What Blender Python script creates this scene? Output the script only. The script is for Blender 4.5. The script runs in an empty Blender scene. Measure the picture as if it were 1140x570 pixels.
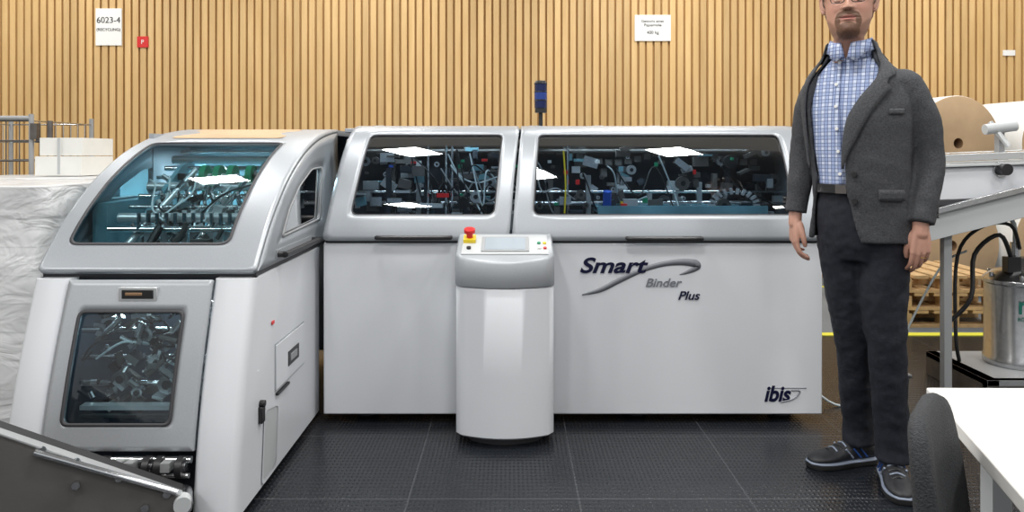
import bpy, bmesh, math, random
import numpy as np
from mathutils import Vector, Matrix
random.seed(7)
sc=bpy.context.scene
sc.view_settings.view_transform='Standard'
R=math.radians

# ---------------------------------------------------------------- materials
def mat(name,col,rough=.5,metal=0,noise=0,nscale=8,bump=0,bscale=60,spec=.5,coat=0,emit=None,es=0,stretch=None):
    m=bpy.data.materials.new(name); m.use_nodes=True
    nt=m.node_tree; b=nt.nodes['Principled BSDF']
    c=(*col,1) if len(col)==3 else col
    b.inputs['Base Color'].default_value=c
    b.inputs['Roughness'].default_value=rough
    b.inputs['Metallic'].default_value=metal
    b.inputs['Specular IOR Level'].default_value=spec
    b.inputs['Coat Weight'].default_value=coat
    if emit: 
        b.inputs['Emission Color'].default_value=(*emit,1); b.inputs['Emission Strength'].default_value=es
    if noise or bump:
        tc=nt.nodes.new('ShaderNodeTexCoord'); v=tc.outputs['Object']
        if stretch:
            mp=nt.nodes.new('ShaderNodeMapping'); mp.inputs['Scale'].default_value=stretch
            nt.links.new(v,mp.inputs[0]); v=mp.outputs[0]
    if noise:
        n=nt.nodes.new('ShaderNodeTexNoise'); n.inputs['Scale'].default_value=nscale; n.inputs['Detail'].default_value=4
        nt.links.new(v,n.inputs['Vector'])
        r=nt.nodes.new('ShaderNodeValToRGB')
        r.color_ramp.elements[0].position=.3; r.color_ramp.elements[1].position=.7
        r.color_ramp.elements[0].color=tuple(max(0,x*(1-noise)) for x in c[:3])+(1,)
        r.color_ramp.elements[1].color=tuple(min(1,x*(1+noise)) for x in c[:3])+(1,)
        nt.links.new(n.outputs['Fac'],r.inputs[0]); nt.links.new(r.outputs[0],b.inputs['Base Color'])
    if bump:
        n=nt.nodes.new('ShaderNodeTexNoise'); n.inputs['Scale'].default_value=bscale
        nt.links.new(v,n.inputs['Vector'])
        bp=nt.nodes.new('ShaderNodeBump'); bp.inputs['Strength'].default_value=bump; bp.inputs['Distance'].default_value=.01
        nt.links.new(n.outputs['Fac'],bp.inputs['Height']); nt.links.new(bp.outputs[0],b.inputs['Normal'])
    return m

def glass(name,tint,refl=1.0,rough=.02):
    m=bpy.data.materials.new(name); m.use_nodes=True; nt=m.node_tree; nt.nodes.clear()
    o=nt.nodes.new('ShaderNodeOutputMaterial'); mx=nt.nodes.new('ShaderNodeMixShader')
    t=nt.nodes.new('ShaderNodeBsdfTransparent'); t.inputs[0].default_value=(*tint,1)
    g=nt.nodes.new('ShaderNodeBsdfGlossy'); g.inputs['Roughness'].default_value=rough
    f=nt.nodes.new('ShaderNodeFresnel'); f.inputs[0].default_value=1.5
    mu=nt.nodes.new('ShaderNodeMath'); mu.operation='MULTIPLY'; mu.inputs[1].default_value=refl
    nt.links.new(f.outputs[0],mu.inputs[0]); nt.links.new(mu.outputs[0],mx.inputs[0])
    nt.links.new(t.outputs[0],mx.inputs[1]); nt.links.new(g.outputs[0],mx.inputs[2]); nt.links.new(mx.outputs[0],o.inputs[0])
    return m

def mnode(nt,op,a,b=None):
    n=nt.nodes.new('ShaderNodeMath'); n.operation=op
    for i,x in enumerate((a,b)):
        if x is None: continue
        if isinstance(x,(int,float)): n.inputs[i].default_value=x
        else: nt.links.new(x,n.inputs[i])
    return n.outputs[0]
def dotn(nt,v,d):
    n=nt.nodes.new('ShaderNodeVectorMath'); n.operation='DOT_PRODUCT'; n.inputs[1].default_value=d
    nt.links.new(v,n.inputs[0]); return n.outputs['Value']
def stripe(nt,v,d,pitch,width,off=0):
    s=mnode(nt,'DIVIDE',mnode(nt,'ADD',dotn(nt,v,d),off),pitch)
    return mnode(nt,'LESS_THAN',mnode(nt,'FRACT',s),width)
def mixc(nt,f,a,b):
    n=nt.nodes.new('ShaderNodeMix'); n.data_type='RGBA'
    if isinstance(f,(int,float)): n.inputs[0].default_value=f
    else: nt.links.new(f,n.inputs[0])
    for i,x in ((6,a),(7,b)):
        if isinstance(x,tuple): n.inputs[i].default_value=(*x,1)
        else: nt.links.new(x,n.inputs[i])
    return n.outputs[2]

M={}
M['white']=mat('machine_white_paint',(.64,.66,.695),.35,noise=.015,nscale=3)
M['silver']=mat('lid_silver_paint',(.36,.385,.415),.36,.3,noise=.06,nscale=300)
M['silver2']=mat('panel_grey_paint',(.36,.38,.405),.4,.25,noise=.04,nscale=200)
M['edge']=mat('seam_dark',(.04,.04,.045),.6)
M['black']=mat('black_plastic',(.012,.012,.014),.4)
M['rubber']=mat('rubber',(.02,.02,.022),.7)
M['steel']=mat('steel',(.55,.56,.57),.25,1,noise=.1,nscale=40)
M['chrome']=mat('chrome',(.8,.82,.83),.12,1)
M['dsteel']=mat('dark_steel',(.13,.12,.115),.45,.6,noise=.15,nscale=15)
M['alu']=mat('aluminium',(.62,.64,.65),.35,.7)
M['inner']=mat('interior_dark',(.02,.026,.036),.5,noise=.3,nscale=6)
M['teal']=mat('interior_teal',(.13,.27,.32),.4,noise=.3,nscale=5)
M['green']=mat('green_plastic',(.01,.25,.12),.35)
M['red']=mat('red_plastic',(.6,.015,.015),.35)
M['blue']=mat('blue_plastic',(.02,.08,.4),.35)
M['yellow']=mat('yellow_plastic',(.8,.6,.02),.4)
M['gold']=mat('gold',(.7,.5,.2),.25,1)
M['hose']=mat('clear_hose',(.55,.62,.64),.25)
M['grey']=mat('grey_paint',(.3,.31,.32),.5)
M['lgrey']=mat('light_grey_paint',(.46,.48,.49),.45)
M['navy']=mat('logo_navy',(.006,.007,.032),.5,spec=.2)
M['lgr']=mat('logo_grey',(.17,.18,.205),.4)
M['paper']=mat('paper_white',(.8,.8,.78),.7)
M['kraft']=mat('kraft_paper',(.46,.32,.19),.75,noise=.1,nscale=4)
M['core']=mat('roll_core',(.25,.15,.08),.8)
M['wood']=mat('pallet_wood',(.5,.33,.16),.75,noise=.2,nscale=20)
M['glassL']=glass('tinted_glass_light',(.68,.84,.89),1.6)
M['glassD']=glass('tinted_glass_dark',(.56,.66,.74),1.5)
M['screen']=mat('display_screen',(.30,.34,.38),.15,emit=(.5,.56,.6),es=.12)

# ---------------------------------------------------------------- geometry helpers
def catmull(pts,sub=6):
    pts=[np.array(p,float) for p in pts]; out=[]
    for i in range(len(pts)-1):
        p0=pts[max(i-1,0)];p1=pts[i];p2=pts[i+1];p3=pts[min(i+2,len(pts)-1)]
        for k in range(sub):
            t=k/sub
            out.append(.5*((2*p1)+(-p0+p2)*t+(2*p0-5*p1+4*p2-p3)*t*t+(-p0+3*p1-3*p2+p3)*t**3))
    out.append(pts[-1]); return out

class Acc:
    def __init__(s,name): s.name=name; s.v=[]; s.f=[]; s.mi=[]; s.mats=[]
    def _m(s,m):
        m=M[m] if isinstance(m,str) else m
        if m not in s.mats: s.mats.append(m)
        return s.mats.index(m)
    def add(s,vs,fs,m):
        o=len(s.v); s.v+= [tuple(float(c) for c in v) for v in vs]; k=s._m(m)
        for f in fs: s.f.append([i+o for i in f]); s.mi.append(k)
    def box(s,c,d,m,rot=None):
        vs=[Vector((x*d[0]/2,y*d[1]/2,z*d[2]/2)) for x in(-1,1) for y in(-1,1) for z in(-1,1)]
        if rot is not None: vs=[rot@v for v in vs]
        vs=[v+Vector(c) for v in vs]
        s.add(vs,[(0,1,3,2),(4,6,7,5),(0,4,5,1),(2,3,7,6),(0,2,6,4),(1,5,7,3)],m)
    def b2(s,x0,x1,y0,y1,z0,z1,m): s.box(((x0+x1)/2,(y0+y1)/2,(z0+z1)/2),(x1-x0,y1-y0,z1-z0),m)
    def cyl(s,p1,p2,r,m,n=20,r2=None):
        p1=Vector(p1);p2=Vector(p2); a=(p2-p1).normalized()
        u=a.orthogonal().normalized(); w=a.cross(u); r2=r if r2 is None else r2
        vs=[];
        for p,rr in((p1,r),(p2,r2)):
            for i in range(n):
                t=2*math.pi*i/n; vs.append(p+u*(rr*math.cos(t))+w*(rr*math.sin(t)))
        fs=[(i,(i+1)%n,n+(i+1)%n,n+i) for i in range(n)]+[tuple(range(n))[::-1],tuple(range(n,2*n))]
        s.add(vs,fs,m)
    def loft(s,rings,m,cap=True,closed=True):
        n=len(rings[0]); vs=[p for r in rings for p in r]; fs=[]
        for j in range(len(rings)-1):
            for i in range(n if closed else n-1):
                k=(i+1)%n; fs.append((j*n+i,j*n+k,(j+1)*n+k,(j+1)*n+i))
        if cap: fs.append(tuple(range(n))[::-1]); fs.append(tuple(range((len(rings)-1)*n,len(rings)*n)))
        s.add(vs,fs,m)
    def tube(s,pts,rad,m,n=10,sub=5,round_ends=False,flat=1,flatdir=None):
        if not isinstance(rad,(list,tuple)): rad=[rad]*len(pts)
        P=catmull([(*p,r) for p,r in zip(pts,rad)],sub)
        C=[Vector(p[:3]) for p in P]; Rr=[p[3] for p in P]
        T=[(C[min(i+1,len(C)-1)]-C[max(i-1,0)]).normalized() for i in range(len(C))]
        if round_ends:
            A0=[];A1=[]
            for k in (0.05,.35,.7):
                e=math.sqrt(1-(1-k)**2)
                A0.append((C[0]-T[0]*Rr[0]*(1-k)*1.0,Rr[0]*e,T[0])); A1.insert(0,(C[-1]+T[-1]*Rr[-1]*(1-k),Rr[-1]*e,T[-1]))
            C=[a[0] for a in A0]+C+[a[0] for a in A1]; Rr=[a[1] for a in A0]+Rr+[a[1] for a in A1]; T=[a[2] for a in A0]+T+[a[2] for a in A1]
        u=Vector(flatdir) if flatdir is not None else T[0].orthogonal().normalized(); rings=[]
        for c,r,t in zip(C,Rr,T):
            u=(u-t*u.dot(t)).normalized(); w=t.cross(u)
            rings.append([c+u*(r*flat*math.cos(2*math.pi*i/n))+w*(r*math.sin(2*math.pi*i/n)) for i in range(n)])
        s.loft(rings,m)
    def prism(s,poly,x0,x1,m,axis='X'):
        f={'X':lambda a,b,c:(a,b,c),'Y':lambda a,b,c:(b,a,c),'Z':lambda a,b,c:(b,c,a)}[axis]
        n=len(poly); vs=[f(x0,*p) for p in poly]+[f(x1,*p) for p in poly]
        s.add(vs,[(i,(i+1)%n,n+(i+1)%n,n+i) for i in range(n)]+[tuple(range(n))[::-1],tuple(range(n,2*n))],m)
    def build(s,parent=None,bevel=0,smooth=True,angle=35,solid=0,mods=None,recalc=True):
        me=bpy.data.meshes.new(s.name); me.from_pydata(s.v,[],s.f)
        for m in s.mats: me.materials.append(m)
        me.polygons.foreach_set('material_index',s.mi)
        if recalc:
            bm=bmesh.new(); bm.from_mesh(me); bmesh.ops.recalc_face_normals(bm,faces=bm.faces); bm.to_mesh(me); bm.free()
        if smooth:
            me.polygons.foreach_set('use_smooth',[True]*len(me.polygons))
            if angle<180: me.set_sharp_from_angle(angle=R(angle))
        ob=bpy.data.objects.new(s.name,me); sc.collection.objects.link(ob)
        if solid:
            md=ob.modifiers.new('sol','SOLIDIFY'); md.thickness=solid; md.offset=0
        if bevel:
            md=ob.modifiers.new('bev','BEVEL'); md.width=bevel; md.segments=2; md.limit_method='ANGLE'; md.angle_limit=R(40)
        if parent: ob.parent=parent
        return ob
def empty(name):
    e=bpy.data.objects.new(name,None); sc.collection.objects.link(e); return e

def fillet(poly,r,n=6):
    out=[]; N=len(poly)
    for i in range(N):
        p=np.array(poly[i],float);a=np.array(poly[i-1],float);b=np.array(poly[(i+1)%N],float)
        da=a-p;db=b-p;la=np.linalg.norm(da);lb=np.linalg.norm(db); rr=min(r,la*.49,lb*.49)
        A=p+da/la*rr;B=p+db/lb*rr
        for k in range(n+1):
            t=k/n; out.append(tuple((1-t)**2*A+2*t*(1-t)*p+t*t*B))
    return out
def rect(u0,u1,v0,v1,r=.0,n=6):
    p=[(u0,v0),(u1,v0),(u1,v1),(u0,v1)]
    return fillet(p,r,n) if r else p
def rayhit(poly,c,a):
    d=np.array((math.cos(a),math.sin(a)));best=None
    for i in range(len(poly)):
        p=np.array(poly[i])-c;q=np.array(poly[(i+1)%len(poly)])-c;e=q-p
        den=d[0]*e[1]-d[1]*e[0]
        if abs(den)<1e-12: continue
        t=(p[0]*e[1]-p[1]*e[0])/den; s=(p[0]*d[1]-p[1]*d[0])/den
        if t>0 and -1e-6<=s<=1+1e-6: best=t if best is None else max(best,t)
    return c+d*(best if best else 0)
def framed(acc,outer,inner,mapf,m,mw=None,wacc=None,rings=5,N=140):
    c=np.mean(np.array(inner),axis=0)
    angs=sorted(set([round(-math.pi+2*math.pi*(i+.5)/N,5) for i in range(N)]+[round(math.atan2(p[1]-c[1],p[0]-c[0]),5) for p in list(outer)+list(inner)]))
    O=[rayhit(outer,c,a) for a in angs]; I=[rayhit(inner,c,a) for a in angs]
    acc.loft([[mapf(*(i+(o-i)*k/rings)) for i,o in zip(I,O)] for k in range(rings+1)],m,cap=False)
    if wacc is not None:
        rr=[[mapf(*(c+(i-c)*k/6)) for i in I] for k in range(0,7)]
        rr[0]=[mapf(*(c+(i-c)*.01)) for i in I]
        wacc.loft(rr,mw,cap=False)
def gridwin(acc,u0,u1,v0,v1,mapf,m,nu=14,nv=40):
    acc.loft([[mapf(u0+(u1-u0)*i/nu,v0+(v1-v0)*j/nv) for i in range(nu+1)] for j in range(nv+1)],m,cap=False,closed=False)
def fillp(acc,poly,mapf,m,rings=6):
    c=np.mean(np.array(poly),axis=0)
    acc.loft([[mapf(*(c+(np.array(i)-c)*max(k/rings,.01))) for i in poly] for k in range(rings+1)],m,cap=False)

class Prof:
    def __init__(s,pts): 
        s.p=np.array(catmull(pts,8)); d=np.linalg.norm(np.diff(s.p,axis=0),axis=1); s.s=np.concatenate([[0],np.cumsum(d)]); s.L=s.s[-1]
    def at(s,t): return float(np.interp(t,s.s,s.p[:,0])),float(np.interp(t,s.s,s.p[:,1]))
    def sz(s,z): return float(np.interp(z,s.p[:,1],s.s))
    def sy(s,y): return float(np.interp(y,s.p[:,0],s.s))

def text(name,body,x,y,z,size,m,parent,shear=.0,off=0,ext=.001,rotz=0,align='LEFT',sx=1):
    cu=bpy.data.curves.new(name,'FONT'); cu.body=body; cu.size=size; cu.shear=shear; cu.offset=off; cu.extrude=ext; cu.align_x=align
    cu.materials.append(M[m]); ob=bpy.data.objects.new(name,cu); sc.collection.objects.link(ob)
    ob.location=(x,y,z); ob.rotation_euler=(R(90),0,rotz); ob.scale=(sx,1,1); ob.parent=parent; return ob

# ---------------------------------------------------------------- room
XW=6.5; YB=7.5; YF=-3; ZC=3.9
def floor_mat():
    m=bpy.data.materials.new('rubber_tile_floor'); m.use_nodes=True; nt=m.node_tree; b=nt.nodes['Principled BSDF']
    tc=nt.nodes.new('ShaderNodeTexCoord'); v=tc.outputs['Object']
    l=mnode(nt,'MAXIMUM',stripe(nt,v,(1,0,0),.62,.010,10*.62+.38),stripe(nt,v,(0,1,0),.6,.012,10*.6-2.71))
    k=2*math.pi/.034
    d1=mnode(nt,'MULTIPLY',dotn(nt,v,(1,.58,0)),k); d2=mnode(nt,'MULTIPLY',dotn(nt,v,(1,-.58,0)),k)
    h=mnode(nt,'MULTIPLY',mnode(nt,'SINE',d1),mnode(nt,'SINE',d2))
    h=mnode(nt,'MAXIMUM',h,0.1)
    h2=mnode(nt,'SUBTRACT',h,mnode(nt,'MULTIPLY',l,2.0))
    bp=nt.nodes.new('ShaderNodeBump'); bp.inputs['Strength'].default_value=.6; bp.inputs['Distance'].default_value=.004
    nt.links.new(h2,bp.inputs['Height']); nt.links.new(bp.outputs[0],b.inputs['Normal'])
    n=nt.nodes.new('ShaderNodeTexNoise'); n.inputs['Scale'].default_value=3; n.inputs['Detail'].default_value=6; nt.links.new(v,n.inputs[0])
    c=mixc(nt,n.outputs['Fac'],(.006,.007,.010),(.016,.019,.024))
    c=mixc(nt,l,c,(.045,.048,.055)); nt.links.new(c,b.inputs['Base Color'])
    b.inputs['Roughness'].default_value=.27
    return m
a=Acc('floor'); a.b2(-XW,XW,YF,YB,-.1,0,floor_mat()); a.build(smooth=False)
M['vinyl']=mat('vinyl_grey_blue',(.15,.18,.21),.4,noise=.15,nscale=2)
M['yline']=mat('yellow_line',(.72,.68,.06),.5)
a=Acc('floor_back_zone'); a.b2(-XW,XW,5.2,YB-.01,.0005,.004,'vinyl'); a.build(smooth=False)
a=Acc('floor_marking_line'); a.b2(-XW,XW,5.12,5.2,.0005,.006,'yline'); a.b2(-XW,XW,6.95,7.01,.0045,.008,'yline'); a.build(smooth=False)
def slat_mat(nm,k):
    m=bpy.data.materials.new(nm); m.use_nodes=True; nt=m.node_tree; b=nt.nodes['Principled BSDF']
    tc=nt.nodes.new('ShaderNodeTexCoord'); mp=nt.nodes.new('ShaderNodeMapping'); mp.inputs['Scale'].default_value=(12,1,1.2)
    nt.links.new(tc.outputs['Object'],mp.inputs[0]); n=nt.nodes.new('ShaderNodeTexNoise'); n.inputs['Scale'].default_value=1.2; n.inputs['Detail'].default_value=4
    nt.links.new(mp.outputs[0],n.inputs[0])
    r=nt.nodes.new('ShaderNodeValToRGB'); r.color_ramp.elements[0].position=.3; r.color_ramp.elements[1].position=.75
    r.color_ramp.elements[0].color=(.56*k,.355*k,.145*k,1); r.color_ramp.elements[1].color=(.68*k,.465*k,.215*k,1)
    nt.links.new(n.outputs['Fac'],r.inputs[0]); nt.links.new(r.outputs[0],b.inputs['Base Color']); b.inputs['Roughness'].default_value=.5
    return m
for i,k in enumerate((1,.93,1.07,.86)): M['slat%d'%i]=slat_mat('slat_wood_%d'%i,k)
M['slatgap']=mat('slat_gap',(.37,.21,.075),.8)
a=Acc('wall_back'); a.b2(-XW,XW,YB,YB+.15,0,ZC,'slatgap')
x=-XW; rs=random.Random(9)
while x<XW-.08:
    a.b2(x,x+.055,YB-.022,YB+.01,0.0,ZC,'slat%d'%rs.choice((0,0,1,2,3))); x+=.077
a.build(smooth=False)
M['wallp']=mat('wall_plaster',(.62,.60,.56),.8,noise=.03,nscale=4)
a=Acc('wall_left'); a.b2(-XW-.15,-XW,YF,YB+.15,0,ZC,'wallp'); a.build(smooth=False)
a=Acc('wall_right'); a.b2(XW,XW+.15,YF,YB+.15,0,ZC,'wallp'); a.build(smooth=False)
M['ceil']=mat('ceiling_panel',(.22,.23,.24),.8)
a=Acc('ceiling'); a.b2(-XW-.15,XW+.15,YF,YB+.15,ZC,ZC+.1,'ceil'); a.build(smooth=False)

# ceiling lamps
def lamp(x,y,lx=.62,ly=.24,e=55,rot=0):
    root=empty('ceiling_lamp'); a=Acc('housing')
    rm=Matrix.Rotation(rot,3,'Z')
    a.box((x,y,ZC-.05),(lx+.06,ly+.06,.06),'lgrey',rm)
    a.build(root)
    for s in(-1,1):
        o=rm@Vector((s*lx*.4,0,0)); b=Acc('hanger'); b.cyl((x+o.x,y+o.y,ZC),(x+o.x,y+o.y,ZC-.03),.01,'steel',8); b.build(root)
    L=bpy.data.lights.new('tube_light','AREA'); L.shape='RECTANGLE'; L.size=lx; L.size_y=ly; L.energy=e; L.color=(1,.985,.955)
    o=bpy.data.objects.new('tube_light',L); sc.collection.objects.link(o); o.location=(x,y,ZC-.085); o.rotation_euler=(0,0,rot); o.parent=root
for x,y in ((-.84,2.9),(-1.12,-.1),(1.37,2.9),(.17,1.7)): lamp(x,y,lx=.32,ly=.46,e=45,rot=.5)
for x,y in ((2.9,-.3),(3.3,1.9),(-3.6,.4),(-3.3,-1.2),(.7,-1.9),(4.8,.8),(-5.2,2.2)): lamp(x,y,e=47,rot=.25)
lamp(-2.4,4.55,lx=.4,ly=.4,e=44,rot=.5)
for x,y in ((-5.2,4.3),(.8,5.3),(4.2,4.6)): lamp(x,y,e=43,lx=1.2)
for x in (-4.5,-1.5,1.5,4.5): lamp(x,6.4,e=40,lx=1.2)  # unseen back row, added to brighten the slatted wall

w=bpy.data.worlds.new('World'); sc.world=w; w.use_nodes=True
w.node_tree.nodes['Background'].inputs[0].default_value=(.97,.98,1,1); w.node_tree.nodes['Background'].inputs[1].default_value=.55

def note(name,x,z,wd,h,m,lines):
    root=empty(name); a=Acc('sheet'); a.b2(x-wd/2,x+wd/2,YB-.034,YB-.02,z-h/2,z+h/2,m); a.build(root,smooth=False)
    for i,(t,s,dz,mm) in enumerate(lines): text('line_%d'%i,t,x,YB-.036,z+dz,s,mm,root,align='CENTER')
note('paper_sign',-4.04,2.52,.26,.37,'paper',[('6023-4',.085,.04,'black'),('(RECYCLING)',.04,-.04,'black')])
note('red_sign',-3.70,2.37,.11,.11,'red',[('P',.06,-.02,'paper')])
note('paper_sign',1.41,2.51,.36,.26,'paper',[('Gewicht einer',.04,.055,'black'),('Papierrolle',.04,.015,'black'),('400 kg',.045,-.06,'black')])
note('paper_sign',4.98,2.26,.12,.055,'paper',[])

# ---------------------------------------------------------------- machine
mach=empty('book_binding_machine')
YM=3.47; XL,XR=-.88,1.447; ZS=.85
PM=Prof([(YM-.005,ZS),(YM+.005,.90),(YM+.045,1.02),(YM+.10,1.14),(YM+.165,1.25),(YM+.24,1.335),(YM+.32,1.375),(YM+.46,1.392),(YM+.6,1.395)])
YE=4.6
a=Acc('body_lower')
a.b2(XL,XR,YM+.03,YE,.10,ZS-.012,'white')
a.build(mach)
for i,(x0,x1) in enumerate(((XL,-.005),(.0,XR))):
    a=Acc('front_panel_%d'%i); a.b2(x0+.002,x1-.002,YM,YM+.03,.042,ZS-.012,'white'); a.build(mach,bevel=.006)
a=Acc('panel_seam'); a.b2(XL+.01,XR-.01,YM+.012,YM+.2,ZS-.012,ZS,'edge'); a.b2(-.006,.001,YM+.006,YM+.03,.05,ZS-.012,'edge'); a.build(mach)
a=Acc('machine_feet')
for fx in(-.7,-.1,.6,1.3):
    for fy in(YM+.15,YE-.15): a.cyl((fx,fy,0),(fx,fy,.1),.03,'steel'); a.cyl((fx,fy,0),(fx,fy,.015),.05,'rubber')
a.b2(XL+.05,XR-.06,YM+.10,YE-.05,.03,.1,'edge'); a.build(mach)
fr=Acc('lid_frames'); gl=Acc('lid_windows'); gk=Acc('window_gaskets')
STOP=PM.sz(1.36)
def lean(u,s): return u+.078*min(1,max(0,s/STOP))*(XR-u)/(XR-XL)
mapm=lambda u,s:(lean(u,s),*PM.at(s))
def off_map(P,d,ln=None):
    def f(u,s):
        y,z=P.at(s); y2,z2=P.at(min(s+.01,P.L)); y1,z1=P.at(max(s-.01,0)); t=np.array((y2-y1,z2-z1)); t/=np.linalg.norm(t)
        return (ln(u,s) if ln else u,y-t[1]*d,z+t[0]*d)
    return f
s0=PM.sz(.965); s1=PM.sz(1.345)
LM=[(XL,-.014,-.772,-.092),(-.002,XR,.088,1.318)]
for (u0,u1,w0,w1) in LM:
    outer=rect(u0,u1,0,PM.sy(YM+.46),.025); inner=rect(w0,w1,s0,s1,.035)
    framed(fr,outer,inner,mapm,'silver'); gridwin(gl,w0-.004,w1+.004,s0-.004,s1+.004,mapm,'glassD')
    framed(gk,rect(w0-.004,w1+.004,s0-.004,s1+.004,.038),rect(w0+.006,w1-.006,s0+.006,s1-.006,.03),off_map(PM,.006,lean),'edge',rings=1)
fr.build(mach,solid=.018,bevel=0,angle=60); gl.build(mach,angle=180); gk.build(mach,solid=.003)
a=Acc('roof'); a.b2(XL,XR,YM+.45,YE,1.365,1.388,'silver'); a.build(mach,bevel=.004)
a=Acc('rear_wall'); a.b2(XL,XR,YE-.03,YE,ZS,1.37,'inner'); a.build(mach)
pp=[tuple(p) for p in PM.p if p[0]<=YM+.46]
endp=[(YE,ZS)]+[(YM+.02,ZS)]+[(y+.012,z-.004) for y,z in pp[2:]]+[(YE,1.38)]
a=Acc('end_panel'); a.prism(endp,XR-.02,XR-.002,'silver'); a.build(mach)
a=Acc('roof_hinges')
for hx in (-.70,-.2,.12,.45,.75,1.05,1.32):
    a.b2(hx-.03,hx+.03,YM+.44,YM+.52,1.388,1.402,'silver2')
a.build(mach,bevel=.003)
def handle(name,p1,p2,out,r=.0085):
    a=Acc(name); p1=Vector(p1);p2=Vector(p2);o=Vector(out); d=(p2-p1).normalized()
    a.tube([p1,p1+o*.8+d*.005,p1+o+d*.03,p2+o-d*.03,p2+o*.8-d*.005,p2],r,'black',10,4); a.build(mach)
handle('lid_handle_1',(-.625,YM,.868),(-.285,YM,.868),(0,-.035,0),.0105)
handle('lid_handle_2',(.535,YM,.863),(.875,YM,.863),(0,-.035,0),.0105)
a=Acc('lid_trim'); a.b2(-.64,-.27,YM-.006,YM+.01,.86,.877,'silver2'); a.build(mach)

a=Acc('mechanism_main')
a.b2(XL+.01,XR-.03,YM+.06,YE-.04,ZS-.01,ZS+.02,'inner')
a.b2(XL+.01,XR-.03,YM+.55,YM+.58,ZS,1.36,'inner')
rnd=random.Random(3)
for z,r,m in((.93,.012,'dsteel'),(1.0,.016,'steel'),(1.06,.008,'chrome'),(1.27,.01,'dsteel'),(1.31,.02,'dsteel')):
    a.cyl((XL+.03,YM+.33+rnd.uniform(-.05,.1),z),(XR-.05,YM+.35,z),r,m,12)
for i in range(30):
    x=rnd.uniform(XL+.12,XR-.12); y=YM+rnd.uniform(.28,.5); h=rnd.uniform(.08,.38)
    a.b2(x-.012,x+.012,y,y+.03,ZS,ZS+h,rnd.choice(['dsteel','inner','inner','grey']))
for i in range(170):
    x=rnd.uniform(XL+.08,XR-.1); z=rnd.uniform(.88,1.16) if rnd.random()<.7 else rnd.uniform(1.16,1.3); y=YM+rnd.uniform(.24,.45)
    s=(rnd.uniform(.012,.08),rnd.uniform(.02,.06),rnd.uniform(.008,.05))
    a.box((x,y,z),s,rnd.choice(['dsteel','grey','inner','dsteel','dsteel','alu','steel','teal']),Matrix.Rotation(rnd.choice((0,0,0,rnd.uniform(-.7,.7))),3,'Y'))
for i in range(60):
    x=rnd.uniform(XL+.08,XR-.1); y=YM+rnd.uniform(.24,.42); z=rnd.uniform(.9,1.28); r=rnd.uniform(.008,.038)
    a.cyl((x,y,z),(x,y+.03,z),r,rnd.choice(['dsteel','steel','grey','black','dsteel']),18); a.cyl((x,y-.004,z),(x,y,z),r*.4,'black',12)
for i in range(24):
    x=rnd.uniform(XL+.1,XR-.1); z=rnd.uniform(.9,1.25)
    a.box((x,YM+.23,z),(rnd.uniform(.012,.03),.015,rnd.uniform(.01,.025)),rnd.choice(['red','green','blue','paper','yellow','green','red','alu']))
a.b2(.42,1.25,YM+.18,YM+.40,.965,.99,'teal'); a.b2(.42,1.25,YM+.17,YM+.18,.96,1.0,'teal')
a.b2(.55,.62,YM+.2,YM+.26,.99,1.03,'grey')
for k in range(12):
    t=math.pi*k/11; a.box((1.10+.11*math.cos(t),YM+.22,1.0+.07*math.sin(t)),(.03,.02,.012),'grey',Matrix.Rotation(-t,3,'Y'))
for x in (-.42,-.33,-.30,.1,.28): a.cyl((x,YM+.25,.87),(x,YM+.27,1.3),.006,'chrome',8)
a.tube([(.26,YM+.22,.96),(.265,YM+.22,1.1),(.255,YM+.22,1.27)],.004,'yellow',6)
a.tube([(.47,YM+.22,1.0),(.47,YM+.2,1.07)],.022,'blue',10); a.box((.55,YM+.2,1.0),(.03,.03,.02),'red')
a.box((-.34,YM+.2,1.05),(.06,.02,.02),'red'); a.box((-.27,YM+.2,.955),(.05,.03,.02),'alu'); a.box((-.2,YM+.17,.93),(.06,.04,.03),'yellow')
a.box((-.4,YM+.2,1.0),(.12,.05,.02),'alu'); a.box((-.46,YM+.2,1.17),(.06,.03,.05),'dsteel')
for i in range(22):
    x=rnd.uniform(XL+.15,XR-.4); p=[(x,YM+.22,rnd.uniform(1.15,1.28))]
    for k in range(3): p.append((p[-1][0]+rnd.uniform(.02,.12),YM+rnd.uniform(.18,.3),rnd.uniform(.92,1.2)))
    a.tube(p,.004,rnd.choice(['black','hose','grey','black']),6,6)
for x in np.arange(.15,1.3,.05):
    a.box((x,YM+.40,1.24+.03*math.sin(x*9)),(.035,.03,.03),'dsteel')
a.build(mach)

# ---- left (feeder) unit
UL,UR=-1.704,-.92
PLow=Prof([(2.47,0.03),(2.485,.15),(2.515,.33),(2.575,.55),(2.665,.81)])
PUp=Prof([(2.68,.83),(2.745,.90),(2.83,.985),(2.93,1.065),(3.07,1.155),(3.25,1.24),(3.42,1.296),(3.6,1.336),(3.85,1.366),(4.1,1.38)])
ylow=lambda z: float(np.interp(z,PLow.p[:,1],PLow.p[:,0]))
def strip(name,x0,x1,P,z0,z1,m,bul=.012,depth=.05):
    a=Acc(name); rings=[]
    for k in range(25):
        z=z0+(z1-z0)*k/24; s=P.sz(z); y,zz=P.at(s)
        rings.append([(x0,y+depth,zz),(x0,y+.008,zz),(x0+.008,y-bul*.3,zz),(x0+.02,y-bul,zz),(x1-.02,y-bul,zz),(x1-.008,y-bul*.3,zz),(x1,y+.008,zz),(x1,y+depth,zz)])
    a.loft(rings,m); return a.build(mach,angle=50)
strip('front_strip_left',UL,-1.575,PLow,.03,.815,'white')
strip('front_strip_right',-1.062,UR,PLow,.03,.815,'white')
fr=Acc('front_panel_lower'); gl=Acc('front_window_lower'); gk=Acc('front_window_gasket')
mapl=lambda u,z:(u,ylow(z)-.004,z)
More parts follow.
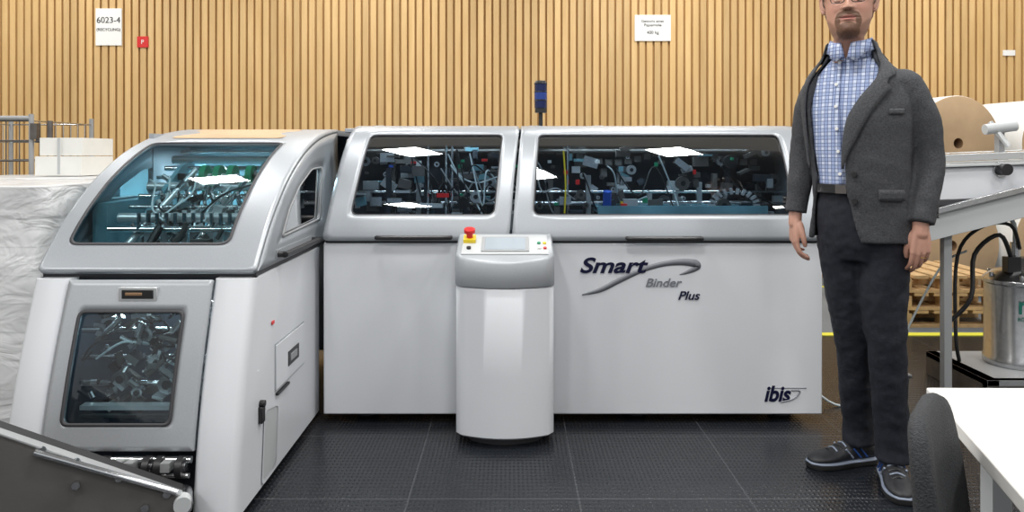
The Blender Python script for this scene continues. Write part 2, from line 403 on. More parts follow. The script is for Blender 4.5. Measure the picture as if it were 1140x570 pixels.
framed(fr,[(-1.573,.262),(-1.064,.262),(-1.064,.805),(-1.573,.805)],rect(-1.515,-1.148,.345,.705,.025),mapl,'silver2')
gridwin(gl,-1.52,-1.143,.34,.71,mapl,'glassL')
framed(gk,rect(-1.519,-1.144,.341,.709,.028),rect(-1.508,-1.155,.352,.698,.02),lambda u,z:(u,ylow(z)-.018,z),'edge',rings=1)
fr.build(mach,solid=.02); gl.build(mach,angle=180); gk.build(mach,solid=.003)
a=Acc('counter_display'); a.b2(-1.385,-1.25,ylow(.76)-.024,ylow(.76),.737,.785,'alu'); a.b2(-1.373,-1.262,ylow(.76)-.027,ylow(.76)-.01,.746,.777,'black'); a.b2(-1.36,-1.30,ylow(.76)-.029,ylow(.76)-.01,.757,.768,'core'); a.build(mach,bevel=.002)
fr=Acc('lid_front'); gl=Acc('lid_front_window'); gk=Acc('lid_window_gasket')
mapu=lambda u,s:(u,*PUp.at(s))
sa=PUp.sz(.915); sb=PUp.sy(3.42); sT=PUp.sy(3.95)
framed(fr,rect(UL,UR,0,sT,.02),rect(-1.64,-1.045,sa,sb,.04),mapu,'silver',rings=8)
gridwin(gl,-1.645,-1.04,sa-.005,sb+.005,mapu,'glassL')
framed(gk,rect(-1.644,-1.041,sa-.004,sb+.004,.043),rect(-1.633,-1.052,sa+.007,sb-.007,.035),off_map(PUp,.010),'edge',rings=1)
fr.build(mach,solid=.02,angle=60); gl.build(mach,angle=180); gk.build(mach,solid=.003)
fr=Acc('roof_window'); 
fillp(fr,rect(-1.60,-1.08,PUp.sy(3.50),PUp.sy(3.88),.03),off_map(PUp,.0125),'kraft'); fr.build(mach,angle=180)  # kraft tan paints the wood wall's reflection onto the roof glass
upp=[tuple(p) for p in PUp.p if p[0]<=3.95]
sideU=[(3.95,.83)]+[(2.70,.83)]+[(y+.012,z-.008) for y,z in upp[2:]]
for nm,X,sg in(('side_lid_right',UR-.008,1),('side_lid_left',UL+.008,-1)):
    fr=Acc(nm); gl=Acc(nm+'_window')
    win=fillet([(2.98,.925),(3.56,.945),(3.60,1.19),(3.42,1.185),(3.22,1.115),(3.08,1.03)],.03)
    framed(fr,sideU,win,lambda y,z,X=X:(X,y,z),'silver','glassL',gl,rings=3)
    fr.build(mach,solid=.016); gl.build(mach)
    gk=Acc(nm+'_gasket'); c=np.mean(np.array(win),axis=0)
    framed(gk,[tuple(c+(np.array(p)-c)*1.03) for p in win],[tuple(c+(np.array(p)-c)*.965) for p in win],lambda y,z,X=X,sg=sg:(X+sg*.01,y,z),'grey',rings=1,N=60); gk.build(mach,solid=.006)
lowp=[tuple(p) for p in PLow.p]
sideL=[(3.56,.03)]+[(y+.02,z) for y,z in lowp]+[(3.56,.81)]
for nm,X0,X1 in(('side_wall_right',UR-.018,UR-.001),('side_wall_left',UL+.001,UL+.018)):
    a=Acc(nm); a.prism(sideL,X0,X1,'white'); a.build(mach)
a=Acc('side_seam'); a.b2(UL+.006,UR-.006,2.70,3.9,.812,.832,'edge'); a.build(mach)
a=Acc('unit_roof'); a.b2(UL,UR,3.94,4.6,1.35,1.378,'silver'); a.b2(UL,UL+.02,3.5,4.6,.05,1.35,'silver'); a.b2(UL,UR,4.57,4.6,.05,1.35,'silver'); a.build(mach)
a=Acc('unit_feet')
for fx in(UL+.08,UR-.08):
    for fy in(2.62,3.4,4.4): a.cyl((fx,fy,0),(fx,fy,.06),.03,'steel')
a.build(mach)
a=Acc('side_hatch'); X=UR
def sp(poly,x0,x1,m): a.prism(poly,x0,x1,m)
sp([(2.90,.335),(3.29,.335),(3.29,.51),(2.90,.51)],X-.001,X+.004,'white')
for p in ([(2.893,.329),(3.297,.329),(3.297,.517),(2.893,.517)],): sp(p,X-.001,X+.0012,'silver2')
sp([(3.05,.385),(3.20,.385),(3.20,.445),(3.05,.445)],X,X+.0065,'black')
sp([(3.08,.4),(3.17,.4),(3.17,.43),(3.08,.43)],X,X+.008,'grey')
sp([(2.90,.315),(3.05,.315),(3.05,.325),(2.90,.325)],X,X+.012,'black')
a.build(mach,bevel=.0015)
a=Acc('side_pocket')
pk=fillet([(2.74,.05),(2.90,.05),(2.93,.27),(2.77,.30)],.03)
framed(a,[tuple(np.mean(np.array(pk),axis=0)+(np.array(p)-np.mean(np.array(pk),axis=0))*1.12) for p in pk],pk,lambda y,z:(X+.004,y,z),'white',rings=2)
fillp(a,pk,lambda y,z:(X+.001,y,z),'lgrey'); a.build(mach)
a=Acc('side_latch'); a.b2(X-.002,X+.014,2.705,2.74,.275,.335,'black'); a.cyl((X,2.722,.345),(X+.02,2.722,.345),.012,'black'); a.b2(X,X+.004,2.85,2.88,.60,.615,'red') ; a.build(mach,bevel=.004)
handle('side_handle',(UR,2.92,.862),(UR,3.42,.862),(.035,0,0),.012)
a=Acc('side_handle_plate'); a.b2(UR-.002,UR+.004,2.9,3.44,.845,.88,'silver2'); a.build(mach)

a=Acc('mechanism_feeder')
a.b2(UL+.03,UR-.03,2.76,3.95,.835,.85,'teal'); a.b2(UL+.02,UR-.02,3.9,3.93,.84,1.34,'teal')
rnd=random.Random(11)
for X0 in(-1.5,-1.12):
    a.prism([(2.95,.85),(3.6,.85),(3.6,1.24),(3.35,1.2),(3.05,1.02)],X0,X0+.02,'teal' if X0<-1.3 else 'dsteel')
for k in range(9):
    y=2.92+.08*k; z=.96+.038*k
    a.cyl((-1.58,y,z),(-1.06,y,z),[.012,.02,.008][k%3],['chrome','alu','steel'][k%3],14)
for k in range(11):
    x=-1.48+.036*k
    a.box((x,2.98,.93),(.024,.06,.05),'alu'); a.cyl((x,2.96,.97),(x,2.96,1.02),.009,'chrome',10)
    a.box((x,3.08,1.01),(.02,.08,.03),rnd.choice(['steel','dsteel','alu'])); a.cyl((x,3.16,1.03),(x,3.14,1.10),.008,'chrome',10)
for x in(-1.36,-1.30,-1.24,-1.16):
    a.cyl((x,3.28,1.155),(x+.025,3.28,1.155),.05,'green',24); a.cyl((x-.01,3.28,1.155),(x+.04,3.28,1.155),.014,'alu',12)
for k in range(150):
    x=rnd.uniform(-1.5,-1.08); y=rnd.uniform(2.9,3.35); z=.9+(y-2.9)*.55+rnd.uniform(-.05,.05)
    if rnd.random()<.5: a.box((x,y,z),(rnd.uniform(.01,.06),rnd.uniform(.01,.06),rnd.uniform(.01,.03)),rnd.choice(['steel','alu','dsteel','black','alu']),Matrix.Rotation(rnd.uniform(-.6,.6),3,'Y'))
    else: a.cyl((x,y,z),(x+rnd.uniform(-.04,.04),y,z+rnd.uniform(.01,.05)),rnd.uniform(.005,.014),rnd.choice(['steel','chrome','alu','dsteel']),10)
for k in range(14):
    x=rnd.uniform(-1.52,-1.15); p=[(x,2.95,rnd.uniform(.9,1.0))]
    for q in range(3): p.append((p[-1][0]+rnd.uniform(-.08,.1),p[-1][1]+rnd.uniform(.05,.12),p[-1][2]+rnd.uniform(.0,.09)))
    a.tube(p,.004,rnd.choice(['hose','hose','black','hose']),6,6)
a.cyl((-1.50,2.86,.88),(-1.40,3.3,1.18),.014,'alu',12); a.cyl((-1.24,2.86,.88),(-1.14,3.3,1.18),.012,'chrome',12)
a.b2(-1.66,-1.60,2.95,3.5,.85,1.06,'teal'); a.cyl((-1.40,2.84,.875),(-1.37,2.9,.97),.016,'black',12); a.box((-1.20,2.88,.90),(.07,.05,.05),'dsteel')
a.build(mach)
a=Acc('mechanism_lower')
a.b2(UL+.03,UR-.03,3.1,3.13,.05,.81,'inner'); a.b2(UL+.02,UR-.02,2.6,3.12,.03,.06,'inner')
a.b2(UL+.02,UL+.03,2.72,3.1,.05,.8,'inner'); a.b2(UR-.03,UR-.02,2.72,3.1,.05,.8,'inner'); a.b2(UL+.02,UR-.02,2.72,3.12,.79,.81,'inner')
for z,r in((.40,.014),(.5,.01),(.6,.012),(.69,.02)): a.cyl((-1.6,2.78,z),(-1.05,2.78,z),r,'steel',12)
for k in range(120):
    x=rnd.uniform(-1.53,-1.12); z=rnd.uniform(.33,.72); y=rnd.uniform(2.68,2.85)
    if rnd.random()<.5: a.box((x,y,z),(rnd.uniform(.015,.07),rnd.uniform(.02,.06),rnd.uniform(.01,.035)),rnd.choice(['dsteel','steel','alu','grey','black']),Matrix.Rotation(rnd.uniform(-.8,.8),3,'Y'))
    else: a.cyl((x,y,z),(x+rnd.uniform(-.07,.07),y,z+rnd.uniform(-.06,.06)),rnd.uniform(.005,.016),rnd.choice(['steel','chrome','dsteel','dsteel']),10)
for x,z,r in((-1.42,.44,.03),(-1.25,.42,.035),(-1.33,.6,.028),(-1.46,.64,.03),(-1.19,.56,.03),(-1.36,.39,.02)):
    a.cyl((x,2.70,z),(x,2.73,z),r,'steel',24); a.cyl((x,2.695,z),(x,2.70,z),r*.5,'black',16)
for k in range(12):
    p=[(rnd.uniform(-1.54,-1.15),2.7,rnd.uniform(.4,.7))]
    for q in range(3): p.append((p[-1][0]+rnd.uniform(-.02,.12),rnd.uniform(2.66,2.75),p[-1][2]+rnd.uniform(-.09,.07)))
    a.tube(p,.0045,rnd.choice(['hose','hose','black','black']),6,6)
a.b2(-1.52,-1.15,2.62,2.66,.355,.37,'alu'); a.b2(-1.51,-1.2,2.6,2.62,.335,.345,'steel')
a.build(mach)
a=Acc('outfeed_rollers')
a.b2(-1.57,-1.065,2.60,2.64,.06,.262,'inner')
a.cyl((-1.56,2.49,.235),(-1.07,2.49,.235),.012,'chrome',14); a.cyl((-1.56,2.47,.19),(-1.07,2.47,.19),.009,'steel',14)
for x in(-1.47,-1.36,-1.22,-1.18,-1.11):
    a.cyl((x,2.48,.215),(x+.022,2.48,.215),.036,'black',24); a.cyl((x-.004,2.48,.215),(x+.026,2.48,.215),.014,'steel',14)
for x in(-1.53,-1.41,-1.3,-1.26,-1.14): a.box((x,2.47,.225),(.03,.05,.03),'alu')
a.build(mach)
for nm,loc,sx,e in(('interior_fill',(-1.3,3.62,1.27),.5,9),('interior_fill',(-1.33,2.84,.775),.4,4),('interior_fill',(-.4,YM+.30,1.335),.7,2.2),('interior_fill',(.7,YM+.30,1.335),1.0,2.8)):  # added fill lights brightening the mechanisms; the machine has no interior lamps
    L=bpy.data.lights.new(nm,'AREA'); L.shape='RECTANGLE'; L.size=sx; L.size_y=.03; L.energy=e; L.color=(.8,.95,1)
    o=bpy.data.objects.new(nm,L); sc.collection.objects.link(o); o.location=loc; o.parent=mach

# branding
a=Acc('swoosh'); W=[(.326,.599,.004),(.41,.622,.016),(.502,.668,.018),(.60,.712,.016),(.70,.742,.017),(.79,.752,.022),(.85,.745,.026),(.862,.728,.020),(.82,.706,.012),(.78,.693,.003)]
W=catmull(W,6); r1=[];r2=[]
for i,p in enumerate(W):
    q0=W[max(i-1,0)];q1=W[min(i+1,len(W)-1)]; t=np.array((q1[0]-q0[0],q1[1]-q0[1])); t/=np.linalg.norm(t); n=np.array((-t[1],t[0]))*max(p[2],.002)*.7
    r1.append((p[0]+n[0],YM-.002,p[1]+n[1])); r2.append((p[0]-n[0],YM-.002,p[1]-n[1]))
a.loft([r1,r2],'lgr',cap=False,closed=False); a.build(mach,solid=.001)
text('logo_text_1','Smart',.312,YM-.004,.703,.098,'navy',mach,.3,.0025,ext=.0005,sx=1.3)
text('logo_text_2','Binder',.618,YM-.004,.637,.056,'lgr',mach,.3,.0008,ext=.0005,sx=1.1)
text('logo_text_3','Plus',.770,YM-.004,.577,.056,'navy',mach,.3,.001,ext=.0005,sx=1.1)
text('logo_text_4','ibis',1.172,YM-.002,.105,.10,'navy',mach,.25,.003,ext=.0005,sx=.9)
a=Acc('logo_underline'); a.tube([(1.30,YM-.002,.155),(1.34,YM-.002,.15),(1.31,YM-.002,.115),(1.25,YM-.002,.10)],.003,'lgr',6); a.b2(1.19,1.37,YM-.002,YM+.001,.163,.166,'lgr'); a.build(mach)
a=Acc('rating_plate'); a.b2(.79,.87,YM-.012,YM-.002,.865,.872,'black'); a.build(mach)

# signal tower
a=Acc('signal_stack')
sx,sy=.155,4.02
a.cyl((sx,sy,1.38),(sx,sy,1.395),.035,'black'); a.cyl((sx,sy,1.39),(sx,sy,1.49),.011,'black'); a.cyl((sx,sy,1.475),(sx,sy,1.50),.032,'black')
M['dblue']=mat('tower_blue',(.006,.012,.06),.2); M['mblue']=mat('tower_blue_mid',(.015,.04,.2),.2)  # middle segment has a brighter blue base colour
for k in range(3): a.cyl((sx,sy,1.50+k*.045),(sx,sy,1.54+k*.045),.034,['dblue','mblue','dblue'][k],24); a.cyl((sx,sy,1.54+k*.045),(sx,sy,1.545+k*.045),.036,'black',24)
a.cyl((sx,sy,1.635),(sx,sy,1.648),.035,'black',24,.026)
st=empty('signal_tower'); a.build(st,bevel=.002)

# control console
con=empty('control_console')
def foot(z,x0=-.243,x1=.181,yf=3.165,ye=3.225,yb=3.44,ins=0):
    pts=[]; n=18
    for i in range(n+1):
        t=i/n; x=x0+ins+(x1-x0-2*ins)*t; u=2*t-1
        y=yf+(ye-yf)*u*u; 
        if abs(u)>.9: y+=.02*((abs(u)-.9)/.1)**2
        pts.append((x,y+ins,z))
    pts+= [(x1-ins,yb-ins,z),(x0+ins,yb-ins,z)]
    return pts
a=Acc('cabinet'); a.loft([foot(.035,ins=.012),foot(.045),foot(.3),foot(.675),foot(.68,ins=.004)],'white'); a.build(con,angle=40)
a=Acc('plinth'); a.loft([foot(0,ins=.05),foot(.036,ins=.05)],'edge'); a.build(con)
a=Acc('head'); 
def tilt(zf,zb,ins=0,fw=0):
    return [(x,y-fw,zf+(zb-zf)*max(0,min(1,(y-3.16)/.28))) for x,y,_ in foot(0,-.246,.184,3.16,3.22,3.45,ins=ins)]
a.loft([tilt(.682,.682,.004),tilt(.69,.69),tilt(.785,.875),tilt(.795,.885,.008)],'silver2'); a.build(con,angle=40)
tn=Vector((0,-.09,.28)).normalized(); rotm=Matrix.Rotation(math.atan2(.09,.28),3,'X')
def onp(x,y,h=0): return Vector((x,y,.795+.09*(y-3.16)/.28))+tn*h
a=Acc('control_face'); a.box(onp(-.031,3.325,.002),(.38,.20,.006),'lgrey',rotm); a.box(onp(-.03,3.32,.006),(.21,.15,.008),'grey',rotm); a.box(onp(-.03,3.32,.0105),(.18,.125,.002),'screen',rotm)
for k,c in enumerate(('paper','red','green','yellow')): a.cyl(onp(.12+.025*(k%2),3.28+.05*(k//2),0),onp(.12+.025*(k%2),3.28+.05*(k//2),.012),.008,c,14)
a.box(onp(-.19,3.36,.012),(.055,.055,.02),'yellow',rotm); a.cyl(onp(-.19,3.36,.02),onp(-.19,3.36,.045),.014,'red'); a.cyl(onp(-.19,3.36,.045),onp(-.19,3.36,.062),.025,'red',24)
a.cyl(onp(-.19,3.28,0),onp(-.19,3.28,.014),.010,'black',14)
a.build(con,bevel=.0015)
a=Acc('mount_bracket'); a.b2(-.18,.12,3.43,YM,.3,.36,'grey'); a.build(con)

# ---------------------------------------------------------------- infeed conveyor lower left foreground
cv=empty('infeed_conveyor'); a=Acc('side_plate')
A=(-1.03,2.33,.185); B=(-1.75,2.02,.62)
M['plate']=mat('plate_brown_grey',(.12,.115,.11),.45,.3,noise=.1,nscale=10)
def plate(A,B,dz,th,m,off=0):
    d=Vector((B[0]-A[0],B[1]-A[1],0)).normalized(); n=Vector((d.y,-d.x,0))
    if n.y>0: n=-n
    vs=[]
    for o in(off,off+th):
        for P,zz in((A,0),(B,0),(B,dz[1]),(A,dz[0])): vs.append((P[0]+n.x*-o,P[1]+n.y*-o,P[2]+zz))
    a.add(vs,[(0,1,2,3),(7,6,5,4),(0,4,5,1),(1,5,6,2),(2,6,7,3),(3,7,4,0)],m)
plate(A,B,(-.14,-.50),.02,'plate'); plate((A[0],A[1],A[2]+.004),(B[0],B[1],B[2]+.004),(-.02,-.02),.04,'grey',.0)
plate((A[0],A[1],A[2]-.05),(B[0],B[1],B[2]-.05),(-.09,-.45),.02,'plate',.13)
a.build(cv,bevel=.002)
a=Acc('rail'); d=Vector((B[0]-A[0],B[1]-A[1],B[2]-A[2])).normalized(); nn=Vector((d.y,-d.x,0)).normalized(); nn=nn if nn.y<0 else -nn
P1=Vector(A)+d*.02+Vector((0,0,.012))+nn*.012; P2=Vector(A)+d*.45+Vector((0,0,-.012))+nn*.012
a.cyl(P1,P2,.010,'chrome',14)
for t in(.05,.2,.33,.43): p=Vector(A)+d*t+Vector((0,0,-.004)); a.cyl(p,p+nn*.014,.012,'steel',10)
for t in(.12,.33,.6): p=Vector(A)+d*t+nn*.004+Vector((0,0,-.07)); a.cyl(p,p+nn*.012,.012,'steel',6)
e0=Vector(A)-nn*.03+Vector((0,0,-.045)); e1=e0-nn*.10
a.cyl(e0,e1,.030,'steel',20)
a.cyl(Vector(A)+nn*.02+Vector((0,0,-.02)),Vector(A)-nn*.02+Vector((0,0,-.02)),.026,'lgrey',20)
vs=[e0+Vector((0,0,.032)),e1+Vector((0,0,.032)),e1+d*.75+Vector((0,0,.032)),e0+d*.75+Vector((0,0,.032))]
vs+=[v-Vector((0,0,.008)) for v in vs]
a.add(vs,[(0,1,2,3),(4,5,6,7),(0,1,5,4),(1,2,6,5),(2,3,7,6),(3,0,4,7)],'rubber')
for t in(.12,.7):
    for o in(.03,.14):
        p=Vector(A)+d*t-nn*o; a.cyl((p.x,p.y,0),(p.x,p.y,p.z-.05),.014,'grey',12); a.cyl((p.x,p.y,0),(p.x,p.y,.012),.03,'rubber',16)
a.build(cv)

# ---------------------------------------------------------------- film wrapped pallet, boxes, cage at left
def film_mat():
    m=bpy.data.materials.new('stretch_film'); m.use_nodes=True; nt=m.node_tree; nt.nodes.clear()
    o=nt.nodes.new('ShaderNodeOutputMaterial'); mx=nt.nodes.new('ShaderNodeMixShader'); t=nt.nodes.new('ShaderNodeBsdfTransparent')
    g=nt.nodes.new('ShaderNodeBsdfPrincipled'); g.inputs['Base Color'].default_value=(.92,.94,.96,1); g.inputs['Roughness'].default_value=.22
    n=nt.nodes.new('ShaderNodeTexNoise'); n.inputs['Scale'].default_value=4; n.inputs['Detail'].default_value=3; n.inputs['Distortion'].default_value=1.2
    tc=nt.nodes.new('ShaderNodeTexCoord'); mp=nt.nodes.new('ShaderNodeMapping'); mp.inputs['Scale'].default_value=(1,1,2.0); mp.inputs['Rotation'].default_value=(.3,.5,0)
    nt.links.new(tc.outputs['Object'],mp.inputs[0]); nt.links.new(mp.outputs[0],n.inputs[0])
    b=nt.nodes.new('ShaderNodeBump'); b.inputs['Strength'].default_value=.8; b.inputs['Distance'].default_value=.04; nt.links.new(n.outputs[0],b.inputs['Height']); nt.links.new(b.outputs[0],g.inputs['Normal'])
    mx.inputs[0].default_value=.6; nt.links.new(t.outputs[0],mx.inputs[1]); nt.links.new(g.outputs[0],mx.inputs[2]); nt.links.new(mx.outputs[0],o.inputs[0]); return m
M['film']=film_mat()
def pallet(a,x0,x1,y0,y1,z=0):
    for k in range(3): 
        yy=y0+(y1-y0-.1)*k/2; a.b2(x0,x1,yy,yy+.1,z,z+.02,'wood')
        for j in range(3): xx=x0+(x1-x0-.12)*j/2; a.b2(xx,xx+.12,yy,yy+.1,z+.02,z+.10,'wood')
    for k in range(6): xx=x0+(x1-x0-.1)*k/5; a.b2(xx,xx+.1,y0,y1,z+.10,z+.122,'wood')
def wrapped(name,x0,x1,y0,y1,h):
    root=empty(name); a=Acc('pallet'); pallet(a,x0,x1,y0,y1); a.build(root,smooth=False)
    a=Acc('paper_stacks'); rn=random.Random(5)
    nx=max(1,round((x1-x0)/.32)); 
    for i in range(nx):
        for k in range(int((h-.13)/.11)):
            xa=x0+.03+(x1-x0-.06)*i/nx; a.b2(xa+rn.uniform(0,.012),xa+(x1-x0-.06)/nx-.01,y0+.03+rn.uniform(0,.015),y1-.03,.125+k*.11,.125+k*.11+.104,'paper')
    a.build(root,smooth=False)
    a=Acc('stretch_film'); rings=[]
    for k in range(15):
        z=.06+(h-.005-.06)*k/14; sag=.012*math.sin(k*2.1)
        rings.append([(p[0]+ (.01*math.sin(9*p[1]+k)),p[1]+.01*math.sin(11*p[0]+k*1.3)+sag*.3,z) for p in fillet([(x0,y0),(x1,y0),(x1,y1),(x0,y1)],.06,5)])
    a.loft(rings,'film',cap=False); c=((x0+x1)/2,(y0+y1)/2); last=rings[-1]
    a.loft([last,[(c[0]+(p[0]-c[0])*.8,c[1]+(p[1]-c[1])*.8,h) for p in last]],'film'); a.build(root,angle=180)
wrapped('wrapped_paper_pallet',-2.95,-1.80,2.85,3.75,1.13)
wrapped('wrapped_paper_pallet',-3.75,-2.60,4.6,5.5,1.10)
bx=empty('cardboard_box_stack'); a=Acc('boxes')
M['boxw']=mat('white_carton',(.74,.74,.71),.7,noise=.03)
a.b2(-3.20,-2.89,5.0,5.4,1.105,1.235,'boxw'); a.b2(-3.18,-2.89,5.02,5.4,1.24,1.36,'boxw'); a.b2(-3.05,-3.03,4.999,5.001,1.115,1.36,'lgrey'); a.build(bx,bevel=.003)
cg=empty('roll_cage'); a=Acc('frame')
cx0,cx1,cy0,cy1=-4.30,-3.61,5.6,6.4
for x in(cx0,cx1):
    for y in(cy0,cy1): a.cyl((x,y,.12),(x,y,1.55),.018,'grey',10); a.cyl((x,y-.0,0.06),(x+.02,y,.06),.06,'rubber',16)
    for z in np.arange(.3,1.55,.15): a.cyl((x,cy0,z),(x,cy1,z),.006,'steel',6)
    for y in np.arange(cy0,cy1,.1): a.cyl((x,y,.15),(x,y,1.5),.004,'steel',6)
for z in np.arange(.3,1.55,.15): a.cyl((cx0,cy1,z),(cx1,cy1,z),.006,'steel',6); a.cyl((cx0,cy0,z),(cx1,cy0,z),.007,'dsteel',6)
for x in np.arange(cx0,cx1,.1): a.cyl((x,cy0,.15),(x,cy0,1.5),.005,'dsteel',6)
a.cyl((cx0,cy0,1.52),(cx1,cy0,1.52),.018,'grey',8)
a.b2(cx0,cx1,cy0,cy1,.1,.13,'grey'); a.box((cx1+.03,cy0,1.42),(.05,.05,.12),'dsteel'); a.cyl((cx1+.04,cy0,1.35),(cx1+.14,cy0,1.35),.014,'dsteel',10); a.cyl((cx1+.14,cy0,1.33),(cx1+.14,cy0,1.50),.02,'dsteel',10); a.build(cg)

# ---------------------------------------------------------------- right: delivery conveyor
dc=empty('delivery_conveyor'); a=Acc('frame')
def incl(x0,x1,y0,y1,zA,zB,h,m):
    vs=[(x0,y0,zA),(x1,y0,zB),(x1,y1,zB),(x0,y1,zA)]; vs+=[(v[0],v[1],v[2]+h) for v in vs]
    a.add(vs,[(0,1,2,3),(4,5,6,7),(0,1,5,4),(1,2,6,5),(2,3,7,6),(3,0,4,7)],m)
incl(1.46,3.6,3.72,3.75,.66,1.20,.13,'lgrey'); incl(1.46,3.6,4.25,4.28,.66,1.20,.13,'lgrey')
incl(1.46,3.6,3.75,4.25,.70,1.24,.05,'rubber')
incl(1.46,3.6,3.70,3.72,.79,1.33,.03,'steel')
a.b2(1.9,3.6,3.86,4.2,1.04,1.20,'white'); incl(1.9,3.6,3.80,3.84,1.0,1.06,.17,'white')
incl(1.9,3.6,3.78,4.28,1.175,1.235,.012,'lgrey'); incl(2.0,3.6,3.76,3.80,.985,1.045,.03,'edge')
for k in range(16):
    x=2.15+.08*k; z=1.20+.035*(x-1.9)
    a.cyl((x,3.84,z+.02),(x,4.2,z+.02),.018,'steel',12)
incl(2.1,3.6,3.82,3.84,1.21,1.27,.035,'alu'); incl(2.1,3.6,4.22,4.24,1.21,1.27,.035,'alu')
a.cyl((2.49,3.80,1.175),(2.49,3.745,1.175),.03,'black',20); a.cyl((2.49,3.81,1.175),(2.49,3.79,1.175),.04,'steel',20)
a.cyl((2.56,3.84,1.29),(2.50,3.9,1.42),.014,'alu',10); a.cyl((2.46,3.88,1.38),(2.62,3.88,1.40),.028,'lgrey',14); a.box((2.55,3.9,1.33),(.03,.04,.16),'grey')
for x in(2.2,3.3):
    for y in(3.78,4.24): a.b2(x-.02,x+.02,y-.02,y+.02,.0,.9+.25*(x-2.2),'grey'); a.b2(x-.05,x+.05,y-.05,y+.05,0,.01,'grey')
a.build(dc,bevel=.002)
def proll(x,y,z,r,ln,ang=0):
    root=empty('paper_roll'); a=Acc('roll'); d=Vector((math.sin(ang),math.cos(ang),0))*ln; c=Vector((x,y,z))
    n=48; u=Vector((d.y,-d.x,0)).normalized(); rings=[]
    for q,rr in((0,.045),(0,r-.012),(.006/ln,r-.004),(.015/ln,r),(1-.01,r),(1,r-.01),(1,.045)):
        rings.append([c+d*q+u*(rr*math.cos(2*math.pi*i/n))+Vector((0,0,rr*math.sin(2*math.pi*i/n))) for i in range(n)])
    a.loft(rings[:3],'kraft',cap=False); a.loft(rings[2:5],'paper',cap=False); a.loft(rings[4:],'kraft',cap=False)
    a.loft([rings[-1],rings[0]],'core',cap=False); 
    return root,a
for (x,y,z,r,ln) in((3.78,6.4,.46,.46,.8),(3.82,6.38,1.34,.41,.8),(4.72,6.4,.46,.46,.8),(4.72,6.38,1.33,.40,.8)):
    root,a=proll(x,y,z,r,ln,-.15); a.build(root,angle=50)
pl=empty('wooden_pallet_stack'); a=Acc('pallets')
for k in range(3): pallet(a,2.75,3.55,5.35,6.1,.005+.125*k)
a.build(pl,smooth=False)
gt=empty('glue_tank'); a=Acc('tank'); tx,ty=2.72,4.0
a.b2(2.36,3.1,3.7,4.25,.10,.13,'grey'); a.b2(2.36,3.1,3.7,3.74,.0,.13,'dsteel'); a.b2(2.36,2.42,3.7,4.25,0,.13,'dsteel'); a.b2(3.04,3.1,3.7,4.25,0,.13,'dsteel')
n=40
def ring(r,z): return [(tx+r*math.cos(2*math.pi*i/n),ty+r*math.sin(2*math.pi*i/n),z) for i in range(n)]
a.loft([ring(.165,.13),ring(.17,.14),ring(.17,.17),ring(.163,.18),ring(.163,.56),ring(.17,.565),ring(.17,.585),ring(.155,.60),ring(.12,.63),ring(.06,.645)],'steel')
a.cyl((tx,ty,.64),(tx,ty,.70),.05,'dsteel'); a.cyl((tx-.02,ty,.7),(tx-.02,ty,.78),.025,'steel'); a.box((tx-.08,ty-.06,.67),(.07,.05,.08),'black')
for k in range(6):
    t=k*1.05; a.cyl((tx+.15*math.cos(t),ty+.15*math.sin(t),.585),(tx+.15*math.cos(t),ty+.15*math.sin(t),.62),.012,'steel',8)
a.tube([(tx-.08,ty-.06,.7),(2.55,3.9,.83),(2.45,3.95,.72),(2.40,3.9,.5),(2.3,3.95,.35)],.012,'black',8)
a.tube([(tx-.03,ty-.05,.75),(2.62,3.92,.88),(2.5,3.98,.86),(2.42,4.05,.70),(2.38,4.0,.3),(2.4,4.0,.14)],.010,'black',8)
a.tube([(tx-.02,ty,.78),(2.68,4.0,.9),(2.60,4.1,.95)],.012,'hose',8)
a.build(gt,bevel=.002)
M['lgreen']=mat('logo_green',(.01,.13,.10),.4)
text('tank_text','ro',2.60,ty-.166,.43,.13,'lgreen',gt,off=.002); text('tank_text_2','ROBATE',2.60,ty-.166,.39,.03,'lgreen',gt)
a=Acc('power_cable'); a.tube([(1.46,3.9,.15),(1.6,3.7,.012),(1.9,3.85,.01),(2.1,4.05,.2),(2.35,4.1,.62),(2.5,4.1,.72)],.006,'hose',8,8); a.build()

# ---------------------------------------------------------------- table and chair
tb=empty('white_table'); a=Acc('table_top')
top=[(.90,1.62),(.69,.865),(2.3,.75),(2.3,1.60)]
a.prism(top,.722,.75,mat('table_laminate',(.78,.77,.74),.35),axis='Z'); a.build(tb,bevel=.003)
a=Acc('table_legs')
for x,y in((1.0,1.54),(.82,.95),(2.2,.85),(2.2,1.52)): a.b2(x-.02,x+.02,y-.02,y+.02,0,.722,'lgrey')
a.b2(1.0,2.2,1.53,1.55,.66,.722,'lgrey'); a.build(tb)
ch=empty('office_chair')
M['fabric']=mat('chair_fabric',(.022,.024,.028),.85,noise=.4,nscale=250,bump=.4,bscale=300)
W_=Vector((.60,.80,0)).normalized(); F_=Vector((.80,-.60,0)).normalized(); C_=Vector((.708,1.19,0))
a=Acc('backrest'); 
poly=fillet([(-.14,.46),(.14,.46),(.165,.70),(.13,.85),(-.13,.85),(-.165,.70)],.07)
def ringp(k,sg,o): 
    c=(0,.66); return [tuple(C_+W_*(c[0]+(p[0]-c[0])*k)+F_*(((p[0])*k)**2*.9-.05*math.sin((c[1]+(p[1]-c[1])*k-.46)*3.5)+o)+Vector((0,0,c[1]+(p[1]-c[1])*k))) for p in poly]
a.loft([ringp(.02,1,.020),ringp(.5,1,.02),ringp(.9,1,.018),ringp(.98,1,.012),ringp(1.0,1,0),ringp(.98,1,-.010),ringp(.9,1,-.014),ringp(.5,1,-.016),ringp(.02,1,-.016)],'fabric'); a.build(ch,angle=70)
a=Acc('seat'); sc_=C_+F_*.24
sp_=fillet([(-.22,-.2),(.22,-.2),(.22,.2),(-.22,.2)],.09)
